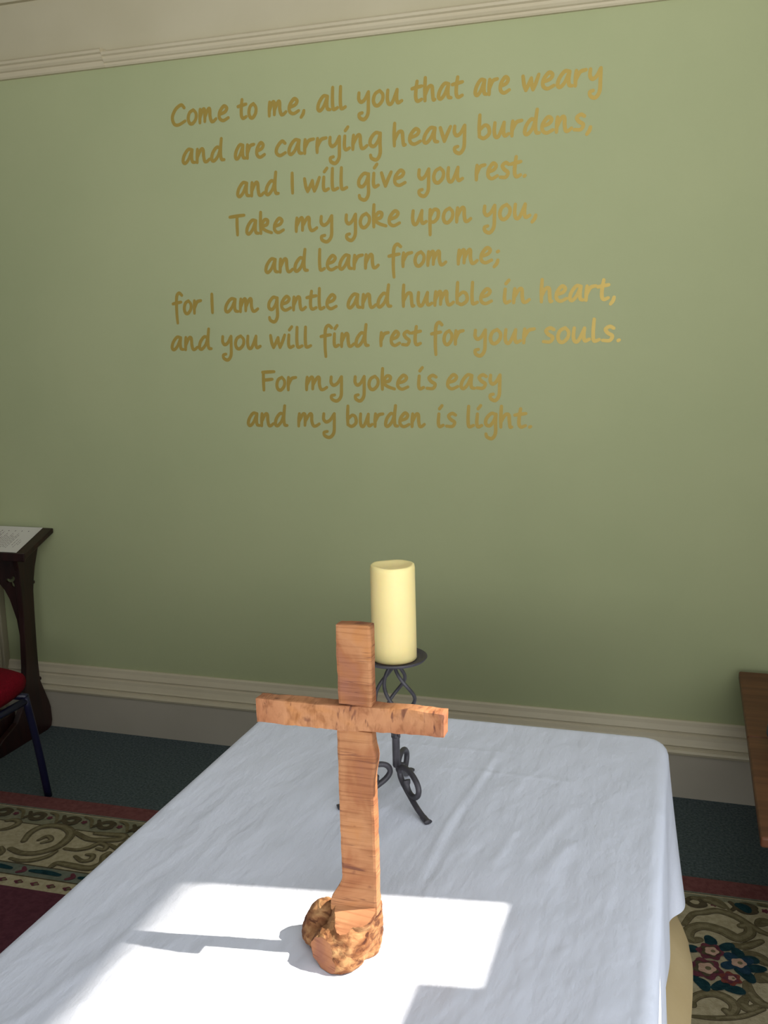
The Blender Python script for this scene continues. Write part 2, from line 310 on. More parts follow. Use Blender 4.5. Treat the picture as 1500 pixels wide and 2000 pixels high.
# ------------------------------------------------------------------ lettering on the wall
XH, SW = 0.0425, 0.0054
G = {
'a': (0.86, [[(.72,.96),(.45,1.0),(.16,.6),(.06,.18),(.2,.02),(.45,.3),(.70,.93)], [(.72,.96),(.66,.45),(.70,.1),(.86,.03)]]),
'b': (0.78, [[(.12,1.55),(.08,.8),(.08,.12)], [(.08,.14),(.35,.0),(.66,.28),(.62,.72),(.4,.85),(.12,.58)]]),
'c': (0.70, [[(.64,.84),(.45,1.0),(.15,.62),(.08,.22),(.3,.0),(.64,.17)]]),
'd': (0.86, [[(.64,.9),(.42,.98),(.14,.6),(.05,.15),(.2,.02),(.48,.35),(.68,.95)], [(.76,1.58),(.68,.9),(.66,.4),(.72,.08),(.88,.05)]]),
'e': (0.74, [[(.1,.46),(.48,.6),(.62,.86),(.42,1.02),(.13,.62),(.1,.2),(.34,.0),(.7,.17)]]),
'f': (0.72, [[(.76,1.42),(.55,1.6),(.34,1.35),(.28,.6),(.27,-.15),(.3,-.72)], [(.0,.78),(.3,.84),(.66,.9)]]),
'g': (0.80, [[(.70,.92),(.42,1.0),(.13,.62),(.1,.22),(.32,.1),(.56,.45),(.70,.95)], [(.70,.95),(.67,.3),(.66,-.45),(.45,-.84),(.16,-.72),(.1,-.5)]]),
'h': (0.80, [[(.12,1.52),(.08,.8),(.08,.0)], [(.08,.35),(.32,.88),(.54,.9),(.58,.45),(.62,.02),(.72,.02)]]),
'i': (0.42, [[(.12,.96),(.08,.3),(.16,.02),(.38,.12)], [(.16,1.34),(.32,1.58)]]),
'k': (0.84, [[(.12,1.55),(.08,.8),(.08,.0)], [(.10,.55),(.36,.98),(.58,.92),(.5,.62),(.14,.5),(.42,.2),(.82,.02)]]),
'l': (0.42, [[(.12,1.52),(.08,.7),(.1,.12),(.2,.02),(.4,.12)]]),
'm': (1.22, [[(.12,.96),(.08,.5),(.06,.0)], [(.07,.32),(.3,.9),(.42,.9),(.42,.42),(.4,.06)], [(.42,.36),(.66,.9),(.78,.9),(.78,.4),(.86,.04),(1.0,.02),(1.18,.18)]]),
'n': (0.90, [[(.12,.96),(.08,.5),(.06,.0)], [(.07,.32),(.34,.9),(.5,.9),(.52,.4),(.58,.05),(.72,.02),(.9,.18)]]),
'o': (0.72, [[(.46,.98),(.2,.8),(.08,.4),(.16,.06),(.36,.0),(.6,.3),(.64,.7),(.46,.98)]]),
'p': (0.74, [[(.12,.96),(.1,.2),(.1,-.78)], [(.1,.42),(.34,.93),(.6,.85),(.58,.4),(.34,.1),(.12,.14)]]),
'r': (0.66, [[(.12,.96),(.08,.5),(.07,.0)], [(.08,.35),(.32,.85),(.64,.96)]]),
's': (0.66, [[(.62,.88),(.42,1.0),(.2,.82),(.32,.56),(.56,.34),(.42,.04),(.06,.06)]]),
't': (0.66, [[(.34,1.34),(.26,.8),(.24,.25),(.36,.02),(.62,.12)], [(.0,.88),(.3,.94),(.64,1.0)]]),
'u': (0.94, [[(.12,.95),(.08,.4),(.16,.03),(.36,.1),(.66,.93)], [(.66,.93),(.62,.35),(.7,.05),(.92,.16)]]),
'v': (0.66, [[(.06,.95),(.18,.45),(.28,.02)], [(.28,.02),(.45,.5),(.64,.97)]]),
'w': (0.98, [[(.06,.95),(.12,.4),(.22,.03)], [(.22,.03),(.4,.45),(.52,.78)], [(.52,.78),(.54,.4),(.62,.03)], [(.62,.03),(.78,.45),(.94,.97)]]),
'y': (0.78, [[(.12,.96),(.1,.55),(.24,.33),(.46,.5),(.66,.95)], [(.68,.97),(.66,.2),(.62,-.5),(.4,-.86),(.14,-.74),(.1,-.48),(.28,-.4)]]),
'C': (1.02, [[(.96,1.2),(.76,1.42),(.36,1.15),(.1,.6),(.2,.1),(.5,.0),(.98,.24)]]),
'T': (0.98, [[(.0,1.34),(.5,1.39),(1.0,1.42)], [(.5,1.38),(.48,.7),(.48,.0)]]),
'F': (0.90, [[(.14,1.38),(.12,.7),(.12,.0)], [(.08,1.38),(.5,1.4),(.92,1.42)], [(.12,.76),(.45,.8),(.76,.84)]]),
'I': (0.22, [[(.12,1.42),(.1,.7),(.1,.0)]]),
',': (0.30, [[(.2,.14),(.14,-.08),(.0,-.3)]]),
'.': (0.26, [[(.1,.02),(.16,.06)]]),
';': (0.32, [[(.2,.72),(.26,.76)], [(.22,.14),(.16,-.08),(.0,-.3)]]),
}
LINES = [
(2.205, [('Come', -1.712, -1.493), ('to', -1.467, -1.392), ('me,', -1.356, -1.223), ('all', -1.185, -1.08), ('you', -1.045, -0.892), ('that', -0.869, -0.697), ('are', -0.668, -0.552), ('weary', -0.521, -0.28)]),
(2.079, [('and', -1.681, -1.516), ('are', -1.485, -1.368), ('carrying', -1.336, -0.965), ('heavy', -0.93, -0.691), ('burdens,', -0.656, -0.308)]),
(1.958, [('and', -1.483, -1.324), ('I', -1.284, -1.269), ('will', -1.24, -1.083), ('give', -1.052, -0.886), ('you', -0.851, -0.699), ('rest.', -0.666, -0.503)]),
(1.835, [('Take', -1.516, -1.311), ('my', -1.276, -1.138), ('yoke', -1.099, -0.907), ('upon', -0.874, -0.674), ('you,', -0.641, -0.47)]),
(1.706, [('and', -1.392, -1.23), ('learn', -1.197, -0.982), ('from', -0.956, -0.756), ('me;', -0.726, -0.586)]),
(1.580, [('for', -1.752, -1.632), ('I', -1.6, -1.588), ('am', -1.55, -1.417), ('gentle', -1.386, -1.132), ('and', -1.101, -0.942), ('humble', -0.91, -0.609), ('in', -0.578, -0.489), ('heart,', -0.462, -0.23)]),
(1.455, [('and', -1.766, -1.601), ('you', -1.567, -1.414), ('will', -1.385, -1.228), ('find', -1.201, -1.023), ('rest', -0.99, -0.843), ('for', -0.817, -0.701), ('your', -0.673, -0.473), ('souls.', -0.455, -0.212)]),
(1.312, [('For', -1.421, -1.287), ('my', -1.26, -1.121), ('yoke', -1.084, -0.889), ('is', -0.863, -0.793), ('easy', -0.764, -0.582)]),
(1.188, [('and', -1.484, -1.326), ('my', -1.294, -1.151), ('burden', -1.114, -0.835), ('is', -0.798, -0.729), ('light.', -0.698, -0.483)]),
]
def stroke(bm, pts, r, y):
    # a brush stroke: ribbon of short overlapping dabs on the plaster, each dab a hair prouder than the last
    P = catmull(pts, 7); n = len(P)
    for i in range(n):
        s = i/(n-1); rr = r*(0.90+0.2*math.sin(math.pi*(0.15+0.8*s))); yy = y-i*1.2e-6
        bm.faces.new([bm.verts.new((P[i].x+rr*math.cos(2*math.pi*k/14), yy, P[i].y+rr*math.sin(2*math.pi*k/14))) for k in range(14)])
        if i < n-1:
            t = (P[i+1]-P[i]).normalized(); nn = Vector((-t.y, t.x))*rr; yy -= 0.6e-6
            bm.faces.new([bm.verts.new((p.x, yy, p.y)) for p in (P[i]-nn, P[i+1]-nn, P[i+1]+nn, P[i]+nn)])
verse = empty('wall_lettering', (-1.0, WY, 1.188))
tag(verse, 'nine lines of gold hand-lettered verse painted on the sage green wall', 'lettering')
for z0, words in LINES:
    bm = bmesh.new(); q = 0
    for wd, x0, x1 in words:
        nat = 0; pos = []
        for ch in wd:
            pos.append(nat); nat += G[ch][0]+0.10
        # natural ink extent
        xs = [pos[i]+p[0] for i, ch in enumerate(wd) for s in G[ch][1] for p in s]
        a, b = min(xs), max(xs)
        kx = (x1-x0-2*SW)/max(b-a, 1e-3) if b-a > 0.1 else XH
        if wd == 'I': kx = XH
        for i, ch in enumerate(wd):
            for s in G[ch][1]:
                q += 1
                pts = [Vector((x0+SW+kx*(pos[i]+p[0]-a), z0+XH*p[1]*1.04+0.004)) for p in s]
                stroke(bm, pts, SW, WY-0.0006-0.00006*(q % 7))
    o = obj('lettering', bm, M_gold, verse)

# ------------------------------------------------------------------ rug
SCROLLS=[([(-1.898, 2.207), (-1.846, 2.194), (-1.799, 2.21), (-1.766, 2.256), (-1.769, 2.32), (-1.799, 2.353), (-1.844, 2.363), (-1.888, 2.346), (-1.901, 2.306), (-1.888, 2.256)], 0.022), ([(-1.848, 2.272), (-1.835, 2.3), (-1.81, 2.282), (-1.827, 2.26)], 0.012), ([(-1.767, 2.342), (-1.701, 2.317), (-1.648, 2.326), (-1.608, 2.342), (-1.611, 2.364), (-1.657, 2.358), (-1.701, 2.353)], 0.02), ([(-1.738, 2.25), (-1.699, 2.253), (-1.672, 2.273), (-1.656, 2.303), (-1.628, 2.298), (-1.62, 2.275), (-1.644, 2.275)], 0.014), ([(-1.682, 2.22), (-1.647, 2.203), (-1.627, 2.215), (-1.634, 2.238), (-1.654, 2.238)], 0.013), ([(-1.716, 2.153), (-1.708, 2.174), (-1.661, 2.173), (-1.604, 2.174), (-1.582, 2.208), (-1.599, 2.243), (-1.595, 2.263)], 0.02), ([(-1.586, 2.304), (-1.579, 2.329), (-1.562, 2.349)], 0.02), ([(-2.005, 2.294), (-1.983, 2.314), (-1.976, 2.346), (-2.001, 2.361), (-2.023, 2.349)], 0.016), ([(-1.905, 2.17), (-1.91, 2.188), (-1.931, 2.208)], 0.012), ([(-1.861, 2.16), (-1.823, 2.156), (-1.787, 2.17), (-1.761, 2.199), (-1.754, 2.23)], 0.014), ([(-1.623, 2.306), (-1.571, 2.28), (-1.569, 2.241)], 0.014), ([(0.059, 2.287), (0.045, 2.281), (0.033, 2.294), (0.039, 2.325), (0.069, 2.348), (0.112, 2.341), (0.147, 2.318), (0.165, 2.327), (0.18, 2.349), (0.176, 2.381), (0.161, 2.373)], 0.026), ([(0.045, 2.035), (0.043, 2.052), (0.06, 2.075), (0.087, 2.088), (0.111, 2.083), (0.129, 2.067), (0.133, 2.048), (0.124, 2.029), (0.113, 2.037)], 0.02), ([(0.163, 2.146), (0.168, 2.111), (0.186, 2.084), (0.204, 2.077)], 0.022), ([(0.024, 2.343), (0.045, 2.394), (0.074, 2.41), (0.104, 2.426), (0.145, 2.414), (0.178, 2.385), (0.203, 2.363), (0.222, 2.353)], 0.018), ([(0.045, 2.47), (0.075, 2.47), (0.1, 2.461), (0.121, 2.447)], 0.018), ([(0.168, 2.261), (0.192, 2.251), (0.214, 2.234)], 0.03), ([(0.191, 2.167), (0.201, 2.179), (0.21, 2.172)], 0.03), ([(0.203, 2.392), (0.214, 2.406), (0.226, 2.406)], 0.026), ([(0.045, 1.998), (0.095, 2.006), (0.148, 2.027), (0.194, 2.063)], 0.012), ([(0.158, 2.093), (0.15, 2.068), (0.165, 2.055), (0.182, 2.071)], 0.02), ([(0.14, 2.288), (0.16, 2.286), (0.18, 2.299), (0.204, 2.32)], 0.02)]
FLOWERS=[((0.085, 2.243), 0.034, 0.016, 'm'), ((0.073, 2.173), 0.042, 0.02, 'm'), ((0.128, 2.15), 0.026, 0.009, 'r'), ((0.145, 2.213), 0.036, 0.017, 'b')]
LEAVES=[[(0.081, 2.3), (0.085, 2.266)], [(0.025, 2.239), (0.051, 2.244)], [(0.11, 2.262), (0.132, 2.282)], [(0.143, 2.265), (0.146, 2.231)], [(0.161, 2.196), (0.201, 2.208)], [(0.146, 2.189), (0.174, 2.156)], [(0.053, 2.128), (0.073, 2.099)], [(0.093, 2.108), (0.116, 2.133)], [(0.121, 2.113), (0.15, 2.109)], [(0.157, 2.465), (0.179, 2.443)], [(0.036, 2.136), (0.049, 2.155)], [(0.161, 2.236), (0.186, 2.233)]]

rug_o = Vector((-2.19, 2.524, 0)); ra = math.atan2(2.587-2.524, 0.238+2.19)
def rugp(u, v):   # u along the far edge to the right, v towards the camera
    return (rug_o.x+u*math.cos(ra)+v*math.sin(ra), rug_o.y+u*math.sin(ra)-v*math.cos(ra))
RU0, RU1, RV = -0.75, 2.78, 2.3
C_ = lambda n, a, b: mottled(n, a, b, 70, 0.95, 0.6, 220, spec=0.05, bdist=0.003)
RM = [C_('rug_cream', srgb(168, 156, 126), srgb(186, 174, 144)), C_('rug_rose_border', srgb(112, 68, 68), srgb(126, 80, 78)), C_('rug_maroon', srgb(88, 50, 60), srgb(100, 58, 68)),
      C_('rug_olive', srgb(104, 95, 70), srgb(120, 110, 84)), C_('rug_umber', srgb(78, 70, 54), srgb(92, 82, 64)), C_('rug_sage', srgb(104, 110, 98), srgb(120, 124, 110)),
      C_('rug_plum', srgb(96, 52, 62), srgb(112, 62, 72)), C_('rug_teal', srgb(26, 52, 58), srgb(36, 66, 72)), C_('rug_pink', srgb(186, 152, 132), srgb(200, 166, 146)), C_('rug_blue', srgb(34, 58, 76), srgb(44, 70, 88)), C_('rug_rust', srgb(118, 62, 54), srgb(130, 70, 62)), C_('rug_pale_olive', srgb(124, 114, 86), srgb(140, 130, 100)), C_('rug_border_ground', srgb(126, 124, 102), srgb(142, 138, 114))]
rug = empty('rug', (-1.0, 1.4, 0)); tag(rug, 'floral wool rug with rose edge and cream scroll border under the table', 'rug')
bm = bmesh.new()
TH = 0.006
def quad(u0, u1, v0, v1, z, mi):
    vs = [bm.verts.new((*rugp(u, v), z)) for u, v in ((u0, v0), (u0, v1), (u1, v1), (u1, v0))]
    f = bm.faces.new(vs); f.material_index = mi
# body with thickness
c4 = [rugp(RU0, 0), rugp(RU0, RV), rugp(RU1, RV), rugp(RU1, 0)]
lo = [bm.verts.new((*p, 0.0005)) for p in c4]; hi = [bm.verts.new((*p, TH)) for p in c4]
f = bm.faces.new(hi); f.material_index = 1
for i in range(4):
    f = bm.faces.new((lo[i], lo[(i+1) % 4], hi[(i+1) % 4], hi[i])); f.material_index = 1
e = 0.0003
def ring(inset, mi, k):
    quad(RU0+inset, RU1-inset, inset, RV-inset, TH+k*e, mi)
ring(0.074, 5, 1); ring(0.080, 4, 2); ring(0.083, 0, 3); ring(0.088, 12, 4); ring(0.172, 4, 5); ring(0.178, 0, 6)
ring(0.386, 4, 7); ring(0.392, 5, 8); ring(0.442, 4, 9); ring(0.448, 0, 10); ring(0.500, 2, 11)
# cream corner block with the bouquet
quad(2.12, RU1-0.178, 0.112, 0.86, TH+12*e, 0)
obj('rug_pile', bm, RM, rug)
def ribbon(bm, pts, w, z, mi, n=6):
    P = catmull([(p[0], p[1], 0) for p in pts], n); m = len(P); K = [w*(0.45+0.55*math.sin(math.pi*(0.12+0.76*i/(m-1))))*0.5 for i in range(m)]
    for i in range(m):
        f = bm.faces.new([bm.verts.new((P[i].x+K[i]*math.cos(2*math.pi*k/12), P[i].y+K[i]*math.sin(2*math.pi*k/12), z+i*2e-6)) for k in range(12)]); f.material_index = mi
        if i < m-1:
            t = (P[i+1]-P[i]).normalized(); nn = Vector((-t.y, t.x, 0)); zz = z+i*2e-6+1e-6
            f = bm.faces.new([bm.verts.new((q.x, q.y, zz)) for q in (P[i]-nn*K[i], P[i+1]-nn*K[i+1], P[i+1]+nn*K[i+1], P[i]+nn*K[i])]); f.material_index = mi
def blob(bm, c, r, z, mi, k=0.0, petals=0, n=30, ph=0.0, sq=1.0):
    vs = []
    for i in range(n):
        a = 2*math.pi*i/n; rr = r*(1+k*math.cos(petals*a+ph))
        vs.append(bm.verts.new((c[0]+rr*math.cos(a), c[1]+sq*rr*math.sin(a), z)))
    f = bm.faces.new(vs); f.material_index = mi
bm = bmesh.new(); Z1 = TH+13*e
for i, (pts, wd) in enumerate(SCROLLS):
    ribbon(bm, pts, wd*1.25+0.003, Z1, 4); ribbon(bm, pts, wd*1.25-0.001, Z1+e, 3); ribbon(bm, pts[1:], wd*0.55, Z1+2*e, 11)
# running leaf scroll in the narrow outer band
u = RU0+0.2
while u < 2.6:
    for s in (1, -1):
        pts = [rugp(u, 0.130+0.020*s), rugp(u+0.03, 0.130-0.018*s), rugp(u+0.06, 0.130-0.010*s), rugp(u+0.05, 0.130+0.012*s)]
        ribbon(bm, pts, 0.018, Z1+(1-s)*e, 4)
    blob(bm, rugp(u+0.085, 0.13), 0.009, Z1, 6, 0.2, 5); ribbon(bm, [rugp(u+0.07, 0.10), rugp(u+0.10, 0.112), rugp(u+0.125, 0.155)], 0.012, Z1+3*e, 3)
    u += 0.125
u = RU0+0.6
while u < 2.1:
    blob(bm, rugp(u, 0.474), 0.013, Z1, 6, 0.15, 4, sq=0.7); blob(bm, rugp(u+0.004, 0.474), 0.006, Z1+e, 3)
    u += 0.052
u = RU0+0.5
while u < 2.1:
    ribbon(bm, [rugp(u, 0.405), rugp(u+0.01, 0.42), rugp(u-0.004, 0.432)], 0.016, Z1, 6)
    ribbon(bm, [rugp(u+0.03, 0.416), rugp(u+0.08, 0.414), rugp(u+0.125, 0.418)], 0.02, Z1, 7)
    u += 0.16
# scrolls repeated along the unseen stretch under the table
for k in range(1, 4):
    for pts, wd in SCROLLS[:6]:
        q = [(p[0]-0.0+0.36*k*math.cos(ra), p[1]+0.36*k*math.sin(ra)) for p in pts]
        if max(p[0] for p in q) < -0.1:
            ribbon(bm, q, wd*1.25+0.003, Z1+3*e, 4); ribbon(bm, q, wd*1.25-0.001, Z1+4*e, 3)
for a, b in [l for l in LEAVES]:
    m_ = ((a[0]+b[0])/2+0.004, (a[1]+b[1])/2+0.002)
    ribbon(bm, [a, m_, b], 0.030, Z1+5*e, 7)
for i, (c, r, r2, kind) in enumerate(FLOWERS):
    mi = {'m': 6, 'r': 10, 'b': 9}[kind]
    if kind == 'b':
        for k in range(4):
            a = 0.6+k*math.pi/2; blob(bm, (c[0]+0.024*math.cos(a), c[1]+0.024*math.sin(a)), 0.017, Z1+(6+k)*e, mi, 0.15, 2, ph=-2*a)
    else:
        blob(bm, c, r*0.9, Z1+(6+i)*e, mi, 0.14, 6, ph=i); blob(bm, c, r*0.62, Z1+(10+i*0.2)*e, 4 if kind == 'm' else 6, 0.2, 5, ph=i)
    blob(bm, (c[0]+0.003, c[1]), r2, Z1+12*e, 8, 0.1, 5); blob(bm, (c[0]+0.006, c[1]), r2*0.35, Z1+13*e, 3)
for f in bm.faces:
    f.normal_update()
    if f.normal.z < 0: f.normal_flip()
obj('rug_motifs', bm, RM, rug)

# ------------------------------------------------------------------ table, cream undercloth, white cloth
TX0, TX1, TY0, TY1, TZ = -0.792, -0.040, 0.25, 1.765, 0.736
t = empty('folding_table', ((TX0+TX1)/2, (TY0+TY1)/2, 0)); tag(t, 'long rectangular table hidden under white and cream cloths', 'table')
bm = bmesh.new(); 
rr_ = 0.032; prism(bm, [(cx_+rr_*math.cos(a0+k*R(15)), cy_+rr_*math.sin(a0+k*R(15))) for cx_, cy_, a0 in ((TX1-rr_, TY1-rr_, 0), (TX0+rr_, TY1-rr_, R(90)), (TX0+rr_, TY0+rr_, R(180)), (TX1-rr_, TY0+rr_, R(270))) for k in range(7)], 'z', TZ-0.03, TZ)
bevel(obj('table_top', bm, M_ply, t), 0.008, 3)
for x in (TX0+0.06, TX1-0.06):
    for y in (TY0+0.18, TY1-0.18):
        bm = bmesh.new(); tube(bm, [(x, y, TH+0.005), (x, y, TZ-0.03)], 0.015, 12); obj('leg', bm, M_steel, t)
def smooth(a, b, x):
    s = max(0.0, min(1.0, (x-a)/(b-a))); return s*s*(3-2*s)
FOLDS = [  # long soft creases in the top of the cloth: points, half width, height
 ([(-0.315, 1.64), (-0.322, 1.547), (-0.340, 1.373), (-0.342, 1.185)], 0.0050, 0.0030),
 ([(-0.305, 1.60), (-0.325, 1.40), (-0.328, 1.20)], 0.0045, -0.0022),
 ([(-0.29, 1.50), (-0.30, 1.30)], 0.010, 0.0016),
 ([(-0.235, 1.36), (-0.249, 1.27)], 0.006, 0.0022),
 ([(-0.159, 1.46), (-0.185, 1.38), (-0.205, 1.30)], 0.005, 0.0016),
 ([(-0.150, 1.34), (-0.175, 1.255)], 0.012, 0.0025),
 ([(-0.255, 1.52), (-0.262, 1.40)], 0.007, 0.0014),
 ([(-0.560, 1.631), (-0.317, 1.635), (-0.28, 1.634)], 0.005, 0.0011),
 ([(-0.391, 1.55), (-0.244, 1.553), (-0.17, 1.55)], 0.005, 0.0011),
 ([(-0.668, 1.04), (-0.670, 0.935), (-0.700, 0.80)], 0.006, 0.0018),
 ([(-0.650, 0.93), (-0.655, 0.82)], 0.008, 0.0012),
 ([(-0.70, 1.50), (-0.715, 1.28), (-0.705, 1.12)], 0.012, 0.0010),
 ([(-0.655, 1.33), (-0.668, 1.16)], 0.006, 0.0012),
 ([(-0.610, 1.40), (-0.625, 1.22)], 0.008, 0.0012),
 ([(-0.745, 1.1), (-0.72, 1.07)], 0.004, 0.0020),
]
FL2 = [([Vector(p) for p in pts], wd, h) for pts, wd, h in FOLDS]
def crease(x, y):
    z = 0.0; p = Vector((x, y))
    for pts, wd, h in FL2:
        best = 9; par = 0
        for i in range(len(pts)-1):
            d = pts[i+1]-pts[i]; L2 = d.length_squared; s = max(0, min(1, (p-pts[i]).dot(d)/L2))
            dd = (p-pts[i]-d*s).length
            if dd < best: best = dd
        if best < 3*wd: z += 0.6*h*math.exp(-(best/wd)**2)
    return z
RB = 0.015
def drape(o_):       # overhang distance -> (outward, down) round the table edge
    a = RB*math.pi/2
    if o_ < a: return RB*math.sin(o_/RB), RB*(1-math.cos(o_/RB))
    return RB, RB+(o_-a)
def right_edge(y): return TX1+0.006*max(0.0, min(1.0, (1.765-y)/0.77))
def linen(bm, e, Z, ov, offset, step, creases):
    # a cloth laid over the table: e = margin round the top, ov = overhang, offset(y, s, side, ph) -> outward, along
    def axis(a, b):
        v = [a-ov+i*ov*0.75/12 for i in range(12)]+[a-ov*0.25*(1-i/8) for i in range(8)]
        n = int((b-a)/step); v += sorted(set([a+(b-a)*i/n for i in range(n+1)]+([a+0.03*i/6 for i in range(1, 7)]+[b-0.03*i/6 for i in range(1, 7)] if step > 0.01 else [])))
        return v+[b+ov*0.25*i/8 for i in range(1, 8)]+[b+ov*0.25+ov*0.75*i/12 for i in range(13)]
    X0, X1, Y0, Y1 = TX0-e, TX1+e, TY0-e, TY1+e; rc = 0.030
    xs = axis(X0, X1); ys = axis(Y0, Y1); grid = []
    for x in xs:
        row = []
        for y in ys:
            dx = max(0.0, x-X1+rc, X0+rc-x); sx = 1 if x > (X0+X1)/2 else -1
            dy = max(0.0, y-Y1+rc, Y0+rc-y); sy = 1 if y > (Y0+Y1)/2 else -1
            d = math.hypot(dx, dy); ph = math.atan2(dy, dx); r = d-rc; k = min(d, rc)
            cx = min(max(x, X0+rc), X1-rc)+sx*k*math.cos(ph)*(dx > 0); cy = min(max(y, Y0+rc), Y1-rc)+sy*k*math.sin(ph)*(dy > 0)
            wx = cx+(right_edge(cy)-TX1)*((cx-X0)/(X1-X0))     # the near end is a little wider
            if r <= 0:
                row.append(bm.verts.new((wx, cy, Z+(crease(wx, cy) if creases else 0)))); continue
            out, dn = drape(r)
            s = max(0, r-0.008)/ov
            px, py = offset(cy, s, sx, sy, ph)
            row.append(bm.verts.new((wx+sx*(out*math.cos(ph)+px), cy+sy*out*math.sin(ph)+py, Z-dn)))
        grid.append(row)
    for i in range(len(xs)-1):
        for j in range(len(ys)-1):
            bm.faces.new((grid[i][j], grid[i+1][j], grid[i+1][j+1], grid[i][j+1]))
def off_white(y, s, sx, sy, ph):
    c = max(0.0, 1-ph/R(50))                       # 1 along the sides, 0 round the back corner
    if sx > 0:
        ear = smooth(1.50, 1.765, y) if sy > 0 else 0.0
        o_ = 0.012*s**0.8+0.028*ear*s**1.3+0.0035*s*math.sin(y*27)+0.003*s*math.exp(-((y-1.10)/0.10)**2)
        return o_*c**0.6, (-0.125*s*ear*c if sy > 0 else 0)+0.02*s*(1-c)*sy
    return 0.016*s*c+0.003*s*c*math.sin(y*17), 0.02*s*(1-c)*sy
def off_cream(y, s, sx, sy, ph):
    c = max(0.0, 1-ph/R(50))
    return (0.008*s+(0.042+0.006*math.sin(y*9.0+0.2))*smooth(0.72, 1.0, s))*c, 0.004*s*(1-c)*sy-(0.12*s*smooth(1.5, 1.765, y)*c if sy > 0 else 0)
bm = bmesh.new(); linen(bm, 0.001, TZ+0.0012, 0.315, off_cream, 0.04, False)
uc = obj('undercloth', bm, M_cream, None, True); tag(uc, 'cream undercloth hanging below the white cloth on the table', 'tablecloth')
bm = bmesh.new(); linen(bm, 0.003, TZ+0.004, 0.238, off_white, 0.005, True)
wc = obj('tablecloth', bm, M_cloth, None, True); tag(wc, 'white linen cloth spread over the table with soft creases', 'tablecloth')
CT = TZ+0.004

# ------------------------------------------------------------------ wooden cross
cr = empty('wooden_cross', (-0.365, 1.02, CT)); tag(cr, 'rough-sawn wooden cross on a gnarled root base standing on the white cloth', 'cross')
def rough_bar(bm, x0, x1, y0, y1, z0, z1, nx, ny, nz, amp, seed, chamf=0.0):
    # a sawn bar as a subdivided box whose faces and arrises wander a little
    idx = {}
    def V(i, j, k):
        if (i, j, k) in idx: return idx[(i, j, k)]
        p = Vector((x0+(x1-x0)*i/nx, y0+(y1-y0)*j/ny, z0+(z1-z0)*k/nz))
        q = p*26+Vector((seed, seed*2, seed*3)); n1 = noise.noise_vector(q); n2 = noise.noise_vector(p*90+Vector((seed,)*3))
        ed = (i in (0, nx))+(j in (0, ny))+(k in (0, nz))
        d = n1*amp+n2*amp*0.45
        if ed >= 2:
            c = Vector(((x0+x1)/2, (y0+y1)/2, (z0+z1)/2)); dirn = Vector((0, 0, 0))
            if i in (0, nx): dirn.x = 1 if i == 0 else -1
            if j in (0, ny): dirn.y = 1 if j == 0 else -1
            if k in (0, nz): dirn.z = 1 if k == 0 else -1
            d += dirn*(chamf*(0.5+0.9*abs(n2.x)))
        idx[(i, j, k)] = bm.verts.new(p+d); return idx[(i, j, k)]
    def face(a): bm.faces.new([V(*q) for q in a])
    for i in range(nx):
        for k in range(nz):
            face(((i, 0, k), (i+1, 0, k), (i+1, 0, k+1), (i, 0, k+1))); face(((i, ny, k), (i, ny, k+1), (i+1, ny, k+1), (i+1, ny, k)))
    for j in range(ny):
        for k in range(nz):
            face(((0, j, k), (0, j, k+1), (0, j+1, k+1), (0, j+1, k))); face(((nx, j, k), (nx, j+1, k), (nx, j+1, k+1), (nx, j, k+1)))
    for i in range(nx):
        for j in range(ny):
            face(((i, j, 0), (i, j+1, 0), (i+1, j+1, 0), (i+1, j, 0))); face(((i, j, nz), (i+1, j, nz), (i+1, j+1, nz), (i, j+1, nz)))
YF = 1.010
bm = bmesh.new(); rough_bar(bm, -0.3845, -0.3415, YF, YF+0.017, 1.0635, 1.1615, 12, 6, 26, 0.0012, 3.0, 0.0010); obj('upright_post', bm, M_post, cr)
bm = bmesh.new(); rough_bar(bm, -0.3870, -0.3425, YF+0.001, YF+0.018, 0.796, 1.0325, 12, 6, 60, 0.0012, 7.0, 0.0010)
for v in bm.verts:     # a flake of sapwood left on the right edge below the arms
    g = math.exp(-((v.co.z-1.0)/0.014)**2)
    if v.co.x > -0.350: v.co.x += 0.003*g
    v.co.x += (-0.016 if v.co.x < -0.365 else 0.0)*smooth(0.842, 0.805, v.co.z)*abs(v.co.x+0.365)/0.022
obj('upright_post', bm, M_post, cr)
bm = bmesh.new(); rough_bar(bm, -0.489, -0.2555, YF-0.0015, YF+0.0205, 1.0325, 1.0635, 60, 7, 9, 0.0014, 11.0, 0.0010)
for v in bm.verts:
    v.co.z += 0.004*smooth(-0.40, -0.27, v.co.x)-0.001
    if v.co.x > -0.31 and v.co.z > 1.05: v.co.z -= 0.002*smooth(-0.31, -0.26, v.co.x)
obj('crossbeam', bm, M_beam, cr)
# root base: swelling lumps fused together, weathered, with one flat sawn face in front
bm = bmesh.new()
def lump(c, r, rot=(0, 0, 0)):
    g = bmesh.ops.create_icosphere(bm, subdivisions=4, radius=1.0)
    from mathutils import Euler
    mtx = Matrix.Translation(c) @ Euler(rot).to_matrix().to_4x4() @ Matrix.Diagonal((*r, 1))
    bmesh.ops.transform(bm, matrix=mtx, verts=g['verts'])
B = CT+0.0006
lump((-0.377, 1.026, B+0.030), (0.027, 0.036, 0.056))
lump((-0.366, 1.012, B+0.062), (0.0235, 0.026, 0.026))
lump((-0.378, 1.010, B+0.026), (0.029, 0.036, 0.036))
lump((-0.392, 0.996, B+0.018), (0.030, 0.028, 0.026), (0, 0.35, 0.5))
lump((-0.384, 0.992, B+0.010), (0.030, 0.026, 0.020), (0, 0, 0.4))
lump((-0.422, 1.036, B+0.020), (0.025, 0.024, 0.034), (0, 0.5, 0))
lump((-0.412, 1.030, B+0.012), (0.036, 0.030, 0.022))
